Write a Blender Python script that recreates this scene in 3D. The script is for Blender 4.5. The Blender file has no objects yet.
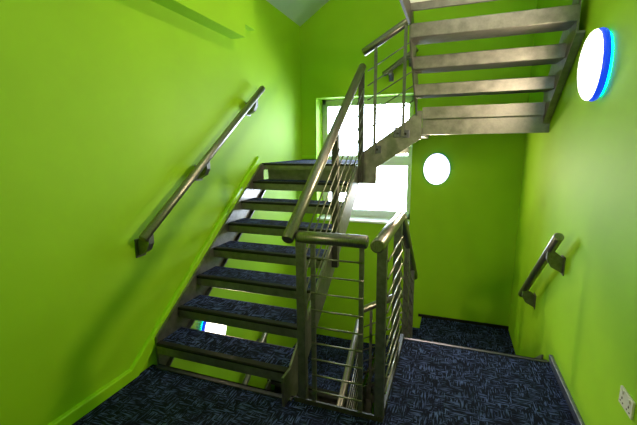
import bpy, bmesh, math, random
from mathutils import Vector, Matrix
random.seed(4)
S = bpy.context.scene
COL = S.collection

# ------------------------------------------------------------------ dimensions (metres)
R, G = 0.175, 0.2448            # riser, going
Y1 = 0.503                      # floor edge / first nosing of the left flight
W, B, FR = 2.774, 3.453, -3.0   # right wall, back wall, front wall
YR = 1.498                      # floor edge on the right side
XS0, XS1 = 0.05, 1.103          # tread ends of the left flight
XC = 1.706                      # right edge of the open well
XR0, XR1 = 1.672, 2.715         # tread ends of the right flight
ST = 15 * R                     # storey height 2.625
ZL = 8 * R                      # left landing 1.4
ZQ = 11 * R                     # right landing 1.925
YL = Y1 + 7 * G                 # left landing nosing
YQ = 2.243                      # right landing edge
EAVE, PITCH = 3.155, 0.65
YN0 = YQ + .035                 # first nosing of the right flight

# ------------------------------------------------------------------ materials
def new_mat(name):
    m = bpy.data.materials.new(name); m.use_nodes = True
    nt = m.node_tree; bs = nt.nodes['Principled BSDF']
    return m, nt, bs

def N(nt, t, **kw):
    n = nt.nodes.new(t)
    for k, v in kw.items():
        setattr(n, k, v)
    return n

def coords(nt, scale=(1, 1, 1)):
    tc = N(nt, 'ShaderNodeTexCoord'); mp = N(nt, 'ShaderNodeMapping')
    mp.inputs['Scale'].default_value = scale
    nt.links.new(tc.outputs['Object'], mp.inputs['Vector'])
    return mp.outputs['Vector']

def noise(nt, vec, scale, detail=3, rough=.5):
    n = N(nt, 'ShaderNodeTexNoise')
    n.inputs['Scale'].default_value = scale; n.inputs['Detail'].default_value = detail
    n.inputs['Roughness'].default_value = rough
    nt.links.new(vec, n.inputs['Vector'])
    return n.outputs['Fac']

def ramp(nt, fac, stops):
    r = N(nt, 'ShaderNodeValToRGB')
    el = r.color_ramp.elements
    while len(el) < len(stops): el.new(.5)
    for e, (p, c) in zip(el, stops):
        e.position = p; e.color = (*c, 1)
    nt.links.new(fac, r.inputs['Fac'])
    return r.outputs['Color']

def bump(nt, bs, h, strength, dist=.01):
    b = N(nt, 'ShaderNodeBump'); b.inputs['Strength'].default_value = strength
    b.inputs['Distance'].default_value = dist
    nt.links.new(h, b.inputs['Height']); nt.links.new(b.outputs['Normal'], bs.inputs['Normal'])

def paint(name, c, rough=.5, var=.05, bmp=.08, spec=.3):
    m, nt, bs = new_mat(name)
    v = coords(nt)
    f = noise(nt, v, 2.2, 4)
    lo = tuple(x * (1 - var) for x in c); hi = tuple(x * (1 + var) for x in c)
    nt.links.new(ramp(nt, f, [(.3, lo), (.7, hi)]), bs.inputs['Base Color'])
    bs.inputs['Roughness'].default_value = rough
    bs.inputs['Specular IOR Level'].default_value = spec
    bump(nt, bs, noise(nt, v, 160, 2), bmp, .003)
    return m

def steel(name, c, rough, spread=.12, scale=18, stretch=(1, 1, 1)):
    m, nt, bs = new_mat(name)
    v = coords(nt, stretch)
    f = noise(nt, v, scale, 5, .65)
    nt.links.new(ramp(nt, f, [(.3, tuple(x * .58 for x in c)), (.7, c)]), bs.inputs['Base Color'])
    mr = N(nt, 'ShaderNodeMapRange')
    mr.inputs['To Min'].default_value = rough - spread; mr.inputs['To Max'].default_value = rough + spread
    nt.links.new(f, mr.inputs['Value']); nt.links.new(mr.outputs['Result'], bs.inputs['Roughness'])
    bs.inputs['Metallic'].default_value = .9
    bump(nt, bs, noise(nt, v, scale * 4, 3), .06, .002)
    return m

def carpet(name):
    m, nt, bs = new_mat(name)
    # two layers of short yarn strokes at right angles, woven in patches
    def strokes(sc):
        f = noise(nt, coords(nt, sc), 1.0, 2.5, .6)
        return ramp(nt, f, [(.51, (0, 0, 0)), (.61, (1, 1, 1))])
    a = strokes((115, 13, 13)); b = strokes((13, 115, 13))
    ch = N(nt, 'ShaderNodeTexChecker'); ch.inputs['Scale'].default_value = 1
    ch.inputs['Color1'].default_value = (0, 0, 0, 1); ch.inputs['Color2'].default_value = (1, 1, 1, 1)
    tc = coords(nt, (5.2, 5.2, 0.0))
    wob = N(nt, 'ShaderNodeTexNoise'); wob.inputs['Scale'].default_value = 2.0
    nt.links.new(tc, wob.inputs['Vector'])
    ad = N(nt, 'ShaderNodeVectorMath', operation='ADD'); nt.links.new(tc, ad.inputs[0]); nt.links.new(wob.outputs['Color'], ad.inputs[1])
    off = N(nt, 'ShaderNodeVectorMath', operation='ADD'); nt.links.new(ad.outputs[0], off.inputs[0]); off.inputs[1].default_value = (0, 0, .5)
    nt.links.new(off.outputs[0], ch.inputs['Vector'])
    mx = N(nt, 'ShaderNodeMix', data_type='RGBA')
    nt.links.new(ch.outputs['Fac'], mx.inputs['Factor'])
    nt.links.new(a, mx.inputs[6]); nt.links.new(b, mx.inputs[7])
    big = noise(nt, coords(nt), 7, 3)
    ml = N(nt, 'ShaderNodeMath', operation='MULTIPLY')
    bw = N(nt, 'ShaderNodeRGBToBW'); nt.links.new(mx.outputs[2], bw.inputs['Color'])
    mr = N(nt, 'ShaderNodeMapRange'); mr.inputs['From Min'].default_value = .3; mr.inputs['From Max'].default_value = .6
    mr.inputs['To Min'].default_value = .35
    nt.links.new(big, mr.inputs['Value'])
    nt.links.new(bw.outputs['Val'], ml.inputs[0]); nt.links.new(mr.outputs['Result'], ml.inputs[1])
    nt.links.new(ramp(nt, ml.outputs[0], [(0, CARPET_D), (1, CARPET_L)]), bs.inputs['Base Color'])
    bs.inputs['Roughness'].default_value = .95
    bs.inputs['Specular IOR Level'].default_value = .15
    bump(nt, bs, noise(nt, coords(nt), 420, 2), .5, .004)
    return m

def emit(name, c, strength):
    m, nt, bs = new_mat(name)
    bs.inputs['Base Color'].default_value = (*c, 1)
    bs.inputs['Emission Color'].default_value = (*c, 1)
    bs.inputs['Emission Strength'].default_value = strength
    f = noise(nt, coords(nt), 30, 2)
    mr = N(nt, 'ShaderNodeMapRange'); mr.inputs['To Min'].default_value = .15; mr.inputs['To Max'].default_value = .3
    nt.links.new(f, mr.inputs['Value']); nt.links.new(mr.outputs['Result'], bs.inputs['Roughness'])
    return m

def clear_glass(name):
    m, nt, bs = new_mat(name)
    nt.nodes.remove(bs); out = nt.nodes['Material Output']
    t = N(nt, 'ShaderNodeBsdfTransparent'); t.inputs['Color'].default_value = (.95, .98, 1, 1)
    g = N(nt, 'ShaderNodeBsdfGlossy'); g.inputs['Roughness'].default_value = .02
    fr = N(nt, 'ShaderNodeFresnel'); fr.inputs['IOR'].default_value = 1.35
    mx = N(nt, 'ShaderNodeMixShader')
    nt.links.new(fr.outputs[0], mx.inputs[0]); nt.links.new(t.outputs[0], mx.inputs[1]); nt.links.new(g.outputs[0], mx.inputs[2])
    nt.links.new(mx.outputs[0], out.inputs['Surface'])
    return m

CARPET_D, CARPET_L = (.003, .005, .024), (.09, .135, .41)
GREEN = paint('green_wall_paint', (.305, .585, .012), .62)
GREEN_GLOSS = paint('green_gloss_paint', (.34, .69, .014), .30)
WHITE = paint('white_ceiling_paint', (.72, .82, .86), .7)
CARPET = carpet('navy_carpet')
TUBE = steel('brushed_stainless_tube', (.34, .32, .32), .34, .08, 30, (6, 6, 1))
GALV = steel('galvanised_steel', (.36, .345, .36), .45, .14, 14)
POST = steel('galvanised_post_steel', (.27, .265, .28), .46, .10, 26)
EDGE = steel('dull_edge_steel', (.12, .12, .12), .62, .1, 26)
RUBBER = paint('black_nosing_rubber', (.012, .012, .014), .5)
ALU = steel('aluminium_edge_trim', (.20, .20, .29), .45, .08, 40)
SKIRT_R = steel('grey_skirting_trim', (.28, .30, .42), .45, .1, 30)
UPVC = paint('white_window_frame', (.80, .84, .88), .3, .02, .02)
GLASS = clear_glass('window_glass')
PLASTIC = paint('white_plastic', (.72, .70, .68), .3, .02, .01)
DARK = paint('dark_slot', (.02, .02, .02), .5)
LAMP = emit('lamp_diffuser', (1.0, .95, .85), 3.0)
GLOW = emit('cyan_backlight', (.0, .28, .60), 14.0)
BLUE = emit('blue_lamp_ring', (.005, .05, .75), 1.0)

# ------------------------------------------------------------------ mesh helpers
def box(bm, x0, x1, y0, y1, z0, z1, bev=0):
    vs = [bm.verts.new((x, y, z)) for z in (z0, z1) for y in (y0, y1) for x in (x0, x1)]
    fs = [(0, 2, 3, 1), (4, 5, 7, 6), (0, 1, 5, 4), (2, 6, 7, 3), (0, 4, 6, 2), (1, 3, 7, 5)]
    faces = [bm.faces.new([vs[i] for i in f]) for f in fs]
    if bev:
        es = {e for f in faces for e in f.edges}
        bmesh.ops.bevel(bm, geom=list(es), offset=bev, segments=2, affect='EDGES', profile=.5)

def prism(bm, pts, axis, a, b):
    """pts: outline in the two other axes, extruded from a to b along axis"""
    def P(u, v, w):
        return {'x': (w, u, v), 'y': (u, w, v), 'z': (u, v, w)}[axis]
    lo = [bm.verts.new(P(u, v, a)) for u, v in pts]
    hi = [bm.verts.new(P(u, v, b)) for u, v in pts]
    n = len(pts)
    fs = [bm.faces.new(lo), bm.faces.new(hi)]
    for i in range(n):
        fs.append(bm.faces.new((lo[i], lo[(i + 1) % n], hi[(i + 1) % n], hi[i])))
    bmesh.ops.recalc_face_normals(bm, faces=fs)

def frame_of(d):
    d = d.normalized()
    u = d.cross(Vector((0, 0, 1)))
    if u.length < 1e-4: u = Vector((1, 0, 0))
    u.normalize()
    return u, u.cross(d)

def tube(bm, p0, p1, r, seg=18, cap=.0):
    p0, p1 = Vector(p0), Vector(p1)
    d = (p1 - p0).normalized(); u, v = frame_of(d)
    rings = []
    stations = [(p0, r), (p1, r)]
    if cap:
        stations = [(p0, r * .82), (p0 + d * cap, r), (p1 - d * cap, r), (p1, r * .82)]
    for c, rr in stations:
        rings.append([bm.verts.new(c + (u * math.cos(t) + v * math.sin(t)) * rr) for t in [2 * math.pi * i / seg for i in range(seg)]])
    for a, b in zip(rings, rings[1:]):
        for i in range(seg):
            f = bm.faces.new((a[i], a[(i + 1) % seg], b[(i + 1) % seg], b[i])); f.smooth = True
    bm.faces.new(rings[0][::-1]); bm.faces.new(rings[-1])

def ellipse_shell(bm, prof, a, b, seg=40):
    """surface of revolution squeezed to an ellipse; axis = local +y out of the wall. prof: (scale, y)"""
    rings = []
    for s, y in prof:
        if s == 0:
            rings.append([bm.verts.new((0, y, 0))]); continue
        rings.append([bm.verts.new((a * s * math.cos(t), y, b * s * math.sin(t))) for t in [2 * math.pi * i / seg for i in range(seg)]])
    for p, q in zip(rings, rings[1:]):
        for i in range(seg):
            j = (i + 1) % seg
            if len(q) == 1: f = bm.faces.new((p[i], p[j], q[0]))
            elif len(p) == 1: f = bm.faces.new((p[0], q[j], q[i]))
            else: f = bm.faces.new((p[i], p[j], q[j], q[i]))
            f.smooth = True
    bmesh.ops.recalc_face_normals(bm, faces=bm.faces[:])

def link(name, bm, mat, parent=None, local=False):
    me = bpy.data.meshes.new(name)
    if parent is not None and not local:
        bmesh.ops.translate(bm, verts=bm.verts[:], vec=-parent_world(parent))
    bmesh.ops.recalc_face_normals(bm, faces=bm.faces[:])
    bm.to_mesh(me); bm.free()
    me.materials.append(mat)
    o = bpy.data.objects.new(name, me); COL.objects.link(o)
    if parent is not None: o.parent = parent
    return o

def parent_world(o):
    v = Vector(o.location)
    while o.parent: o = o.parent; v += o.location
    return v

def part(name, mat, parent, fn, *a, **k):
    bm = bmesh.new(); fn(bm, *a, **k)
    return link(name, bm, mat, parent)

def struct(name, mat, fn):
    bm = bmesh.new(); fn(bm)
    o = link(name, bm, mat); o['kind'] = 'structure'
    return o

def thing(name, label, cat, loc=(0, 0, 0), group=None):
    o = bpy.data.objects.new(name, None); o.empty_display_size = .1
    COL.objects.link(o); o.location = loc
    o['label'] = label; o['category'] = cat
    if group: o['group'] = group
    return o

def kids(o):
    return [c for c in COL.objects if c.parent == o]

def dup(o, label, dz, parent=None):
    c = o.copy(); COL.objects.link(c)
    if parent is None:
        c.location = o.location + Vector((0, 0, dz)); c['label'] = label
    else:
        c.parent = parent
    for k in kids(o):
        dup(k, None, 0, c)
    return c

# ------------------------------------------------------------------ the shell
ZB = -ST
RIDGE = W / 2
def roof_z(x): return EAVE + PITCH * x

struct('wall_left', GREEN, lambda bm: box(bm, -.25, 0, FR, B, ZB, EAVE))
struct('wall_right', GREEN, lambda bm: box(bm, W, W + .25, FR, B, ZB, roof_z(W)))
def front(bm):
    prism(bm, [(-.25, ZB), (W + .25, ZB), (W + .25, roof_z(W)), (0, EAVE), (-.25, EAVE)], 'y', FR - .25, FR)
struct('wall_front', GREEN, front)
WX0, WX1, WZ0, WZ1, WT = .217, 1.512, .552, 2.225, .36
def back(bm):
    y0, y1 = B, B + WT
    prism(bm, [(-.25, ZB), (WX0, ZB), (WX0, roof_z(WX0)), (-.25, roof_z(-.25))], 'y', y0, y1)
    prism(bm, [(WX1, ZB), (W + .25, ZB), (W + .25, roof_z(W + .25)), (WX1, roof_z(WX1))], 'y', y0, y1)
    box(bm, WX0, WX1, y0, y1, ZB, WZ0)
    prism(bm, [(WX0, WZ1), (WX1, WZ1), (WX1, roof_z(WX1)), (WX0, roof_z(WX0))], 'y', y0, y1)
struct('wall_back', GREEN, back)
def roof(bm):
    t = .15
    prism(bm, [(-.4, roof_z(-.4)), (W + .4, roof_z(W + .4)), (W + .4, roof_z(W + .4) + t), (-.4, roof_z(-.4) + t)], 'y', FR - .3, B + WT + .05)
struct('ceiling', WHITE, roof)
# boxed-out bulkhead high on the left wall, in two depths
struct('trim_1', GREEN, lambda bm: box(bm, 0, .15, FR, 1.775, 2.575, EAVE))
struct('trim_2', GREEN, lambda bm: box(bm, 0,   .075, 1.775, 2.10, 2.735, EAVE))

# floors
def floor_main(bm):
    prism(bm, [(0, FR), (W, FR), (W, YR), (XC, YR), (XC, Y1), (0, Y1)], 'z', -.14, 0)
struct('floor', CARPET, floor_main)
struct('floor_lower', CARPET, lambda bm: box(bm, 0, W, FR, B, ZB - .15, ZB))
struct('ceiling_landing', WHITE, lambda bm: box(bm, XC - .037, W, FR, YR - .02, ST - .05, ST))
# steel edges of the floor (angle trims round the open well)
def edge_left(bm):
    box(bm, XS0, XC - .002, Y1, Y1 + .012, -.16, .006)
    box(bm, XS0, XS1 + .03, Y1 - .03, Y1 + .012, 0, .006)
struct('trim_3', EDGE, edge_left)
struct('trim_4', EDGE, lambda bm: box(bm, XC - .014, XC - .002, Y1 + .012, YR, -.16, .004))
def edge_right(bm):
    box(bm, XC, W - .03, YR, YR + .010, -.085, .006)
    box(bm, XC, W - .03, YR - .022, YR + .010, 0.0, .006)
struct('trim_5', ALU, edge_right)
# beams along the edge of the upper floor
struct('trim_6', EDGE, lambda bm: box(bm, XC - .055, XC - .037, FR, YR + .05, ST - .17, ST + .03))
struct('trim_7', GALV, lambda bm: box(bm, XC - .037, W, YR - .02, YR, ST - .10, ST))

# baseboards
def nose_l(y): return R + (y - Y1) / G * R
def base_left(bm):
    ye = Y1 - .16
    pts = [(FR, .012), (ye, .012), (YL - .05, nose_l(YL - .05) + .03), (YL - .05, nose_l(YL - .05) + .115), (ye - .045, .088), (FR, .088)]
    prism(bm, pts, 'x', 0, .030)
    bmesh.ops.bevel(bm, geom=[e for e in bm.edges if all(v.co.x > .02 for v in e.verts) and all(v.co.z > .05 for v in e.verts) and not any(v.co.y > YL - .06 and abs(v.co.z - (nose_l(YL - .05) + .03)) < .01 for v in e.verts)], offset=.012, segments=3, affect='EDGES', profile=.5)
struct('baseboard_left', GREEN_GLOSS, base_left)
struct('baseboard_right', SKIRT_R, lambda bm: box(bm, W - .022, W, FR, YR + .01, .0, .055, .004))
struct('baseboard_landing', GREEN_GLOSS, lambda bm: box(bm, 0.0, .22, B - .02, B, ZL + .012, ZL + .06))

# ------------------------------------------------------------------ window
wd = struct('window_1', UPVC, lambda bm: (
    box(bm, WX0, WX0 + .05, B + WT - .09, B + WT - .03, WZ0 + .025, WZ1),
    box(bm, WX1 - .05, WX1, B + WT - .09, B + WT - .03, WZ0 + .025, WZ1),
    box(bm, WX0, WX1, B + WT - .09, B + WT - .03, WZ1 - .06, WZ1),
    box(bm, WX0, WX1, B + WT - .09, B + WT - .03, WZ0 + .025, WZ0 + .10),
    box(bm, WX0 + .05, WX1 - .05, B + WT - .09, B + WT - .03, 1.34, 1.42)))
for z0, z1 in ((WZ0 + .10, 1.34), (1.42, WZ1 - .06)):
    bm = bmesh.new(); box(bm, WX0 + .05, WX1 - .05, B + WT - .064, B + WT - .058, z0, z1)
    link('pane', bm, GLASS, wd)
    bm = bmesh.new()
    x0, x1, y0, y1, t = WX0 + .05, WX1 - .05, B + WT - .10, B + WT - .05, .03
    box(bm, x0, x0 + t, y0, y1, z0, z1); box(bm, x1 - t, x1, y0, y1, z0, z1)
    box(bm, x0 + t, x1 - t, y0, y1, z0, z0 + t); box(bm, x0 + t, x1 - t, y0, y1, z1 - t, z1)
    link('sash', bm, UPVC, wd)
bm = bmesh.new(); box(bm, WX0 - .0, WX1 + .0, B - .03, B + WT - .03, WZ0, WZ0 + .025, .004)
link('sill', bm, UPVC, wd)

# ------------------------------------------------------------------ stair pieces
def add_tread(root, axis, a0, a1, nose, z, d, sgn, back=.085):
    """axis 'x': tread runs in x from a0 to a1, nose at y = nose, depth d towards sgn*y; axis 'y': swapped"""
    def pr(bm, pts):
        prism(bm, [(nose + sgn * p, z + q) for p, q in pts], axis, a0, a1)
    def shell(bm):
        pr(bm, [(0.004, -.02), (.004, -.082), (.010, -.086), (d - .006, -back), (d, -back + .005), (d, -.004), (d - .004, 0), (d - .012, 0), (d - .012, -.010), (.045, -.010), (.045, -.02)])
    t = part('tread', GALV, root, shell)
    part('carpet_pad', CARPET, t, lambda bm: prism(bm, [(nose + sgn * p, z + q) for p, q in [(.046, -.010), (.046, .002), (d - .013, .002), (d - .013, -.010)]], axis, a0 + .006, a1 - .006))
    part('nosing', RUBBER, t, lambda bm: prism(bm, [(nose + sgn * p, z + q) for p, q in [(0, -.019), (0, -.002), (.004, .003), (.045, .003), (.045, -.019)]], axis, a0 + .002, a1 - .002))
    return t

# left flight ---------------------------------------------------------
lf = thing('stair_flight', 'open-riser steel stair flight with carpeted treads rising beside the left green wall', 'stairs', (.58, Y1, 0), 'straight stair flights')
for k in range(1, 8):
    add_tread(lf, 'x', XS0, XS1, Y1 + (k - 1) * G, k * R, .275, 1)
def stringer_l(bm, x0, x1):
    up, dn, ya, yb = .03, .285, Y1 + .013, YL + .002
    pts = [(ya, nose_l(ya) - dn), (yb, nose_l(yb) - dn), (yb, ZL - .006), (YL - .06, nose_l(YL - .06) + up), (ya, nose_l(ya) + up)]
    prism(bm, pts, 'x', x0, x1)
sl_ = part('stringer', GALV, lf, stringer_l, .030, XS0 - .001)
def flange_l(bm, x0, x1):
    ya, yb = Y1 + .013, YL + .002
    prism(bm, [(ya, nose_l(ya) - .285), (yb, nose_l(yb) - .285), (yb, nose_l(yb) - .268), (ya, nose_l(ya) - .268)], 'x', x0, x1)
part('flange', POST, sl_, flange_l, XS0 - .001, XS0 + .03)
part('stringer', GALV, lf, stringer_l, XS1 + .001, XS1 + .015)
def foot(bm): box(bm, XS1 + .001, XS1 + .016, Y1 - .10, Y1 + .013, .006, .20)
part('stringer_foot', GALV, lf, foot)

# left landing --------------------------------------------------------
ll = thing('stair_landing', 'carpeted landing at the top of the left flight, in front of the window', 'landing', (.56, (YL + B) / 2, ZL - .1), 'stair landings')
part('landing_deck', GALV, ll, lambda bm: box(bm, .002, XS1 + .015, YL + .004, B - .002, ZL - .066, ZL - .008))
part('landing_carpet', CARPET, ll, lambda bm: box(bm, .004, XS1 + .012, YL + .045, B - .004, ZL - .008, ZL + .002))
part('nosing', RUBBER, ll, lambda bm: box(bm, XS0, XS1, YL, YL + .045, ZL - .019, ZL + .003))
part('edge_beam', GALV, ll, lambda bm: (box(bm, .052, XS1, YL + .10, YL + .11, ZL - .24, ZL - .066), box(bm, .052, XS1, YL + .06, YL + .11, ZL - .25, ZL - .24)))

# short flight across the back wall -----------------------------------
sf = thing('stair_flight', 'short two-tread steel flight crossing in front of the window between the landings', 'stairs', (1.4, 2.8, ZL), 'short crossing flights')
for k, xn, td in ((1, 1.215, .27), (2, 1.46, .25)):
    add_tread(sf, 'y', YL + .06, B - .004, xn, ZL + k * R, td, 1)
YSF = YL + .035
def sstr(bm):
    prism(bm, [(1.121, 1.205), (1.295, 1.205), (1.297, 1.366), (1.715, 1.645), (1.715, 1.90), (1.68, 1.90), (1.55, 1.79), (1.121, 1.50)], 'y', YSF, YSF + .012)
part('stringer', GALV, sf, sstr)
part('end_plate', GALV, sf, lambda bm: (box(bm, 1.121, 1.175, YSF - .010, YSF, 1.207, 1.50), box(bm, 1.185, 1.285, YSF - .006, YSF, 1.207, 1.40)))
for px, pz in ((1.302, 1.545), (1.495, 1.695), (1.57, 1.69)):
    c = part('bolt_plate', ALU, sf, lambda bm: box(bm, px - .036, px + .036, YSF - .016, YSF - .001, pz - .036, pz + .036, .003))
    part('bolt', DARK, c, lambda bm: tube(bm, (px, YSF - .016, pz), (px, YSF - .024, pz), .012, 6))

# right landing -------------------------------------------------------
rl = thing('stair_landing', 'raised landing at the foot of the upper right flight, seen from below', 'landing', (2.25, 2.85, ZQ - .1), 'stair landings')
def rl_deck(bm, y0, x1, z0, z1):
    prism(bm, [(1.718, y0), (XR1 - .001, y0), (XR1 - .001, YN0 + .09), (x1, YN0 + .09), (x1, B - .003), (1.718, B - .003)], 'z', z0, z1)
part('landing_deck', GALV, rl, lambda bm: rl_deck(bm, YQ + .006, W - .002, ZQ - .095, ZQ - .010))
part('landing_carpet', CARPET, rl, lambda bm: rl_deck(bm, YQ + .008, W - .004, ZQ - .010, ZQ))
part('edge_plate', GALV, rl, lambda bm: box(bm, 1.718, XR1 - .001, YQ, YQ + .006, ZQ - .10, ZQ + .004))
part('edge_beam', GALV, rl, lambda bm: (box(bm, 1.718, W - .005, YQ + .05, YQ + .06, ZQ - .235, ZQ - .095), box(bm, 1.718, W - .005, YQ + .05, YQ + .12, ZQ - .245, ZQ - .235)))

# right flight --------------------------------------------------------
def nose_r(y): return ZQ + R - (y - YN0) / G * R
def right_flight(label, xl, dz):
    rf = thing('stair_flight', label, 'stairs', (2.24, YR, ZQ + dz), 'straight right flights')
    for k in range(1, 4):
        add_tread(rf, 'x', xl, XR1, YN0 - (k - 1) * G, ZQ + k * R + dz, .275, -1, .098)
    ya = YR + .055
    def band(bm, x0, x1, yb, lo, hi):
        pts = [(yb, nose_r(yb) + lo + dz), (yb, nose_r(yb) + hi + dz), (ya, min(nose_r(ya) + hi, ST + .02) + dz), (ya, nose_r(ya) + lo + dz)]
        prism(bm, pts, 'x', x0, x1)
    part('stringer', GALV, rf, band, xl - .014, xl - .001, YQ - .002, -.27, .03)
    sr = part('stringer', GALV, rf, band, XR1 + .001, XR1 + .014, YN0 + .085, -.335, .03)
    part('flange', GALV, sr, band, XR1 + .014, XR1 + .052, YN0 + .085, -.335, -.318)
    for y in (1.62, 1.865, 2.11):       # angle cleats under the treads, inside the left stringer
        part('cleat', GALV, rf, lambda bm: box(bm, xl, xl + .05, y, y + .05, nose_r(y) - .22 + dz, nose_r(y) - .13 + dz))
right_flight('upper steel stair flight rising toward the viewer, undersides of its treads visible', XR0, 0)
right_flight('steel flight going down from the right floor edge to the lower landing', 1.735, -ST)

# ------------------------------------------------------------------ balustrades
RT = .036
def raker(name, label, p0, p1, posts, rods, rod_span, r_rod=.0065, group=None, post_w=.046, rod_off=0.0):
    p0, p1 = Vector(p0), Vector(p1)
    t = thing(name, label, 'railing', tuple(p0 - Vector((0, 0, .95))), group)
    part('handrail', TUBE, t, tube, p0, p1, RT, 24, .006)
    return t

# centre balustrade of the left flight
P0, P1 = Vector((1.140, .455, 1.048)), Vector((1.140, 2.262, 2.336))
sl = (P1.z - P0.z) / (P1.y - P0.y)
def rz(y): return P0.z + (y - P0.y) * sl
cb = thing('balustrade', 'sloping steel balustrade with fat tube handrail on the open side of the left flight', 'railing', (1.14, .5, 0), 'sloping flight balustrades')
part('handrail', TUBE, cb, tube, P0, P1, RT, 24, .006)
for y, zb in ((1.375, .60), (2.215, 1.215)):
    def post(bm):
        w = .026
        zt = rz(y) - .033
        vs = [(y - w, zb), (y + w, zb), (y + w, zt + .002), (y, zt + .012), (y - w, zt - .03)]
        prism(bm, vs, 'x', 1.119, 1.167)
    part('post', EDGE, cb, post)
for i in range(6):
    o = .165 + i * .115
    part('rod', TUBE, cb, tube, (1.172, .53, rz(.53) - o), (1.172, 2.19, rz(2.19) - o), .0055, 8)
part('rail_bracket', POST, cb, lambda bm: (tube(bm, (1.142, .56, rz(.56) - .02), (1.180, .503, 1.03), .008, 8)))

# balustrade of the short crossing flight
sb = thing('balustrade', 'short sloping balustrade with tube handrail above the crossing flight at the window', 'railing', (1.4, YSF, ZL), 'crossing flight balustrades')
S0, S1 = Vector((1.150, YSF - .01, 2.455)), Vector((1.590, YSF - .01, 2.7065))
ss = (S1.z - S0.z) / (S1.x - S0.x)
def sz(x): return S0.z + (x - S0.x) * ss
part('handrail', TUBE, sb, tube, S0, S1, RT, 24, .006)
for x, zb in ((1.275, 1.50), (1.547, 1.67)):
    part('post', POST, sb, lambda bm: box(bm, x - .014, x + .014, YSF - .034, YSF - .018, zb, sz(x) - .02))
for i in range(5):
    o = .20 + i * .135
    part('rod', TUBE, sb, tube, (1.20, YSF - .026, sz(1.20) - o), (1.635, YSF - .026, sz(1.635) - o), .006, 8)

# guard across the front of the well
fg = thing('guard_rail', 'level steel guard with fat tube top rail across the front of the stairwell', 'railing', (1.4, Y1, 0))
part('handrail', TUBE, fg, tube, (1.188, Y1, 1.062), (1.600, Y1, 1.062), RT, 24, .006)
def post_l(bm):
    prism(bm, [(1.180, .0), (1.230, .0), (1.230, 1.035), (1.180, 1.035)], 'y', Y1 - .022, Y1 + .022)
part('post', POST, fg, post_l)
for x in (1.280, 1.568):
    part('baluster', POST, fg, lambda bm: box(bm, x - .013, x + .013, Y1 - .008, Y1 + .008, .028, 1.04))
for i in range(9):
    z = .945 - i * .1057
    part('rod', TUBE, fg, tube, (1.270, Y1 - .014, z), (1.580, Y1 - .014, z), .0055, 8)
part('kick_plate', EDGE, fg, lambda bm: box(bm, 1.150, XC - .03, Y1 - .024, Y1 - .012, .001, .032))

# guard along the right side of the well
rg = thing('guard_rail', 'level steel guard on the right side of the stairwell, tube end facing the viewer', 'railing', (XC, .8, 0))
XG = XC - .012
part('handrail', TUBE, rg, tube, (XG - .006, .312, 1.095), (XG - .006, 1.165, 1.095), RT, 24, .006)
def gpost(bm, y, z0):
    prism(bm, [(y - .022, z0), (y + .022, z0), (y + .022, 1.075), (y - .022, 1.075)], 'x', XG - .038, XG + .014)
part('post', POST, rg, gpost, Y1 - .0, 0.0)
part('post', POST, rg, gpost, 1.10, 0.0)
for i in range(9):
    z = .965 - i * .099
    part('rod', TUBE, rg, tube, (XG + .020, Y1, z), (XG + .020, 1.10, z), .0055, 8)
part('kick_plate', EDGE, rg, lambda bm: box(bm, XC - .03, XC - .001, Y1 + .024, 1.498, .006, .034))
part('corner_plate', EDGE, rg, lambda bm: box(bm, XC - .029, XC + .004, Y1 - .03, Y1 + .023, .007, .030))

# balustrade going down the right flight
db = thing('balustrade', 'steel balustrade dropping steeply from the floor edge down the right flight', 'railing', (XC, 1.5, -.7))
D0, D1 = Vector((XG, 1.150, 1.092)), Vector((XG, 2.37, .235))
ds = (D1.z - D0.z) / (D1.y - D0.y)
def dz_(y): return D0.z + (y - D0.y) * ds
part('handrail', TUBE, db, tube, D0, D1, RT, 24, .006)
for y, zb in ((1.60, -.30), (2.10, -.62)):
    part('post', POST, db, lambda bm: box(bm, XG - .022, XG + .022, y - .022, y + .022, zb, dz_(y) - .02))
for i in range(6):
    o = .16 + i * .115
    part('rod', TUBE, db, tube, (XG + .006, 1.18, dz_(1.18) - o), (XG + .006, 2.14, dz_(2.14) - o), .0055, 8)

# ------------------------------------------------------------------ wall handrails
def wall_rail(label, p0, p1, wall_x, stations, group=None, along='y'):
    p0, p1 = Vector(p0), Vector(p1)
    t = thing('wall_handrail', label, 'handrail', tuple(p0), group)
    part('handrail', TUBE, t, tube, p0, p1, RT - .005, 24, .006)
    for f in stations:
        c = p0.lerp(p1, f)
        s = 1 if c.x > wall_x else -1
        def br(bm):
            if along == 'y':
                # plate on the wall and a tapering arm up to the tube
                x0, x1 = sorted((wall_x, wall_x + s * .007))
                box(bm, x0, x1, c.y - .042, c.y + .042, c.z - .175, c.z - .045)
                prism(bm, [(wall_x + s * .006, c.z - .165), (c.x - s * .005, c.z - .125), (c.x + s * .022, c.z - .075), (c.x + s * .022, c.z - .012), (c.x - s * .02, c.z - .012), (wall_x + s * .006, c.z - .055)], 'y', c.y - .024, c.y + .024)
            else:
                box(bm, c.x - .03, c.x + .03, B - .007, B, c.z - .135, c.z - .035)
                prism(bm, [(B - .006, c.z - .125), (c.y - .012, c.z - .06), (c.y - .02, c.z - .012), (c.y + .02, c.z - .012), (B - .006, c.z - .055)], 'x', c.x - .024, c.x + .024)
        part('bracket', POST, t, br)
    return t
lr = wall_rail('long steel tube handrail climbing the left green wall beside the treads', (.085, .435, .972), (.085, 2.195, 2.190), 0, (.03, .415, .90), 'left wall handrails')
rr = wall_rail('short steel tube handrail sloping down the right green wall', (W - .085, 1.325, .985), (W - .085, 2.36, .180), W, (.16, .86))
br_ = wall_rail('small dark tube handrail on the back wall above the window', (1.14, B - .08, 2.45), (1.54, B - .08, 2.72), B, (.22, .82), None, 'x')

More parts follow.
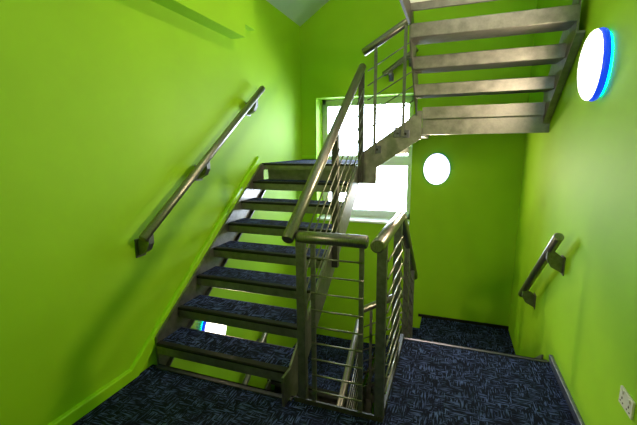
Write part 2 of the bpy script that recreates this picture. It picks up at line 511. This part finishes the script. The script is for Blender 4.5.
# ------------------------------------------------------------------ lower storey copies
dup(lf, 'lower steel stair flight far below, glimpsed through the open stairwell', -ST)
dup(ll, 'dark carpeted landing below the left flight, seen through the open well', -ST)
dup(sf, 'short steel flight below the window, linking the two lower landings', -ST)
dup(rl, 'dark carpeted landing against the back wall below the right floor edge', -ST)
dup(cb, 'lower sloping balustrade with tube handrail down inside the stairwell', -ST)
dup(sb, 'short lower balustrade seen behind the front guard of the stairwell', -ST)
dup(lr, 'lower wall handrail glimpsed through the gaps between the bottom treads', -ST)
# dark skirting round the lower right landing
def low_skirt(bm):
    z = ZQ - ST
    box(bm, XR0, W, B - .016, B, z + .001, z + .035)
struct('baseboard_back', RUBBER, low_skirt)

# ------------------------------------------------------------------ lamps
def wall_lamp(label, loc, rz_, watts, a=.155, b=.190):
    t = thing('wall_lamp', label, 'lamp', loc, 'oval wall lamps')
    t.rotation_euler = (0, 0, rz_)
    def add(name, mat, prof, sa, sb):
        bm = bmesh.new(); ellipse_shell(bm, prof, a * sa, b * sb)
        return link(name, bm, mat, t, True)
    add('back_plate', PLASTIC, [(0, 0), (1, 0), (1, .018), (0, .018)], .70, .72)
    add('blue_ring', BLUE, [(.80, .018), (1, .018), (1.03, .034), (1.0, .052), (.8, .052)], 1.0, 1.0)
    add('backlight', GLOW, [(.94, .003), (1, .003), (1, .014), (.94, .014)], .88, .90)
    add('diffuser', LAMP, [(0, .0521), (.97, .0521), (1.0, .057), (.985, .066), (.93, .077), (.82, .088), (.65, .097), (.42, .103), (.2, .1065), (0, .1075)], 1, 1)
    # the lamp's own light: an oval emitter lying on the crown of the diffuser
    ld = bpy.data.lights.new('lamp_light', 'AREA'); ld.shape = 'ELLIPSE'
    ld.size, ld.size_y = a * 1.1, b * 1.1
    ld.energy = watts; ld.color = (1.0, .80, .48)
    lo = bpy.data.objects.new('lamp_light', ld); COL.objects.link(lo); lo.parent = t
    lo.location = (0, .109, 0); lo.rotation_euler = (math.pi / 2, 0, 0)
    return t
PI = math.pi
wall_lamp('round white lamp on the back wall right of the window', (1.822, B, 1.292), PI, 16)
wall_lamp('glowing oval lamp with blue rim high on the right wall', (W, 1.165, 2.012), PI / 2, 28)
wall_lamp('lamp on the left wall glimpsed through the gap under the lowest treads', (0, 1.19, -.06), -PI / 2, 16)
wall_lamp('added fill lamp on the left wall behind the viewer', (0, -1.7, 2.012), -PI / 2, 26)  # invented fitting out of view, added to brighten the right wall
wall_lamp('added fill lamp high on the right wall of the upper storey, out of view', (W, 1.165, 4.35), PI / 2, 30)  # made-up fill light, put here to lift the upper walls and ceiling

# ------------------------------------------------------------------ socket
so = thing('wall_socket', 'small white double power socket low on the right wall', 'socket', (W, .366, .484))
part('face_plate', PLASTIC, so, lambda bm: box(bm, W - .010, W, .366 - .063, .366 + .063, .484 - .040, .484 + .040, .003))
for s in (-1, 1):
    yc = .366 + s * .032
    part('switch', PLASTIC, so, lambda bm: box(bm, W - .014, W - .010, yc - .008, yc + .008, .502, .516))
    part('pin_holes', DARK, so, lambda bm: (box(bm, W - .0115, W - .0100, yc - .003, yc + .003, .476, .486), box(bm, W - .0115, W - .0100, yc - .016, yc - .009, .460, .465), box(bm, W - .0115, W - .0100, yc + .009, yc + .016, .460, .465)))

# ------------------------------------------------------------------ daylight
wld = bpy.data.worlds.new('overcast_sky'); S.world = wld; wld.use_nodes = True
bg = wld.node_tree.nodes['Background']
bg.inputs['Color'].default_value = (.86, .94, 1.0, 1); bg.inputs['Strength'].default_value = 22.0
pl = bpy.data.lights.new('window_portal', 'AREA'); pl.shape = 'RECTANGLE'
pl.size = WX1 - WX0; pl.size_y = WZ1 - WZ0; pl.cycles.is_portal = True
po = bpy.data.objects.new('window_portal', pl); COL.objects.link(po)
po.location = ((WX0 + WX1) / 2, B + WT + .02, (WZ0 + WZ1) / 2); po.rotation_euler = (-PI / 2, 0, 0)

# ------------------------------------------------------------------ camera
f_px, yaw, pitch, roll = 368.628, .3499, -.1757, -.0081
cd = bpy.data.cameras.new('camera'); cam = bpy.data.objects.new('camera', cd); COL.objects.link(cam)
cd.sensor_fit = 'HORIZONTAL'; cd.sensor_width = 36; cd.lens = f_px / 637 * 36; cd.clip_start = .05
fw = Vector((-math.sin(yaw) * math.cos(pitch), math.cos(yaw) * math.cos(pitch), math.sin(pitch)))
rt = Vector((math.cos(yaw), math.sin(yaw), 0)); up = rt.cross(fw)
r2 = rt * math.cos(roll) + up * math.sin(roll); u2 = -rt * math.sin(roll) + up * math.cos(roll)
M = Matrix((r2, u2, -fw)).transposed().to_4x4(); M.translation = (2.0161, -1.4155, 1.5734)
cam.matrix_world = M
S.camera = cam

S.view_settings.view_transform = 'Standard'; S.view_settings.look = 'None'
S.view_settings.exposure = 0.0; S.view_settings.gamma = 1; S.view_settings.use_curve_mapping = False
S.cycles.use_denoising = True
S.cycles.max_bounces = 10; S.cycles.diffuse_bounces = 6
S.cycles.sample_clamp_indirect = 8
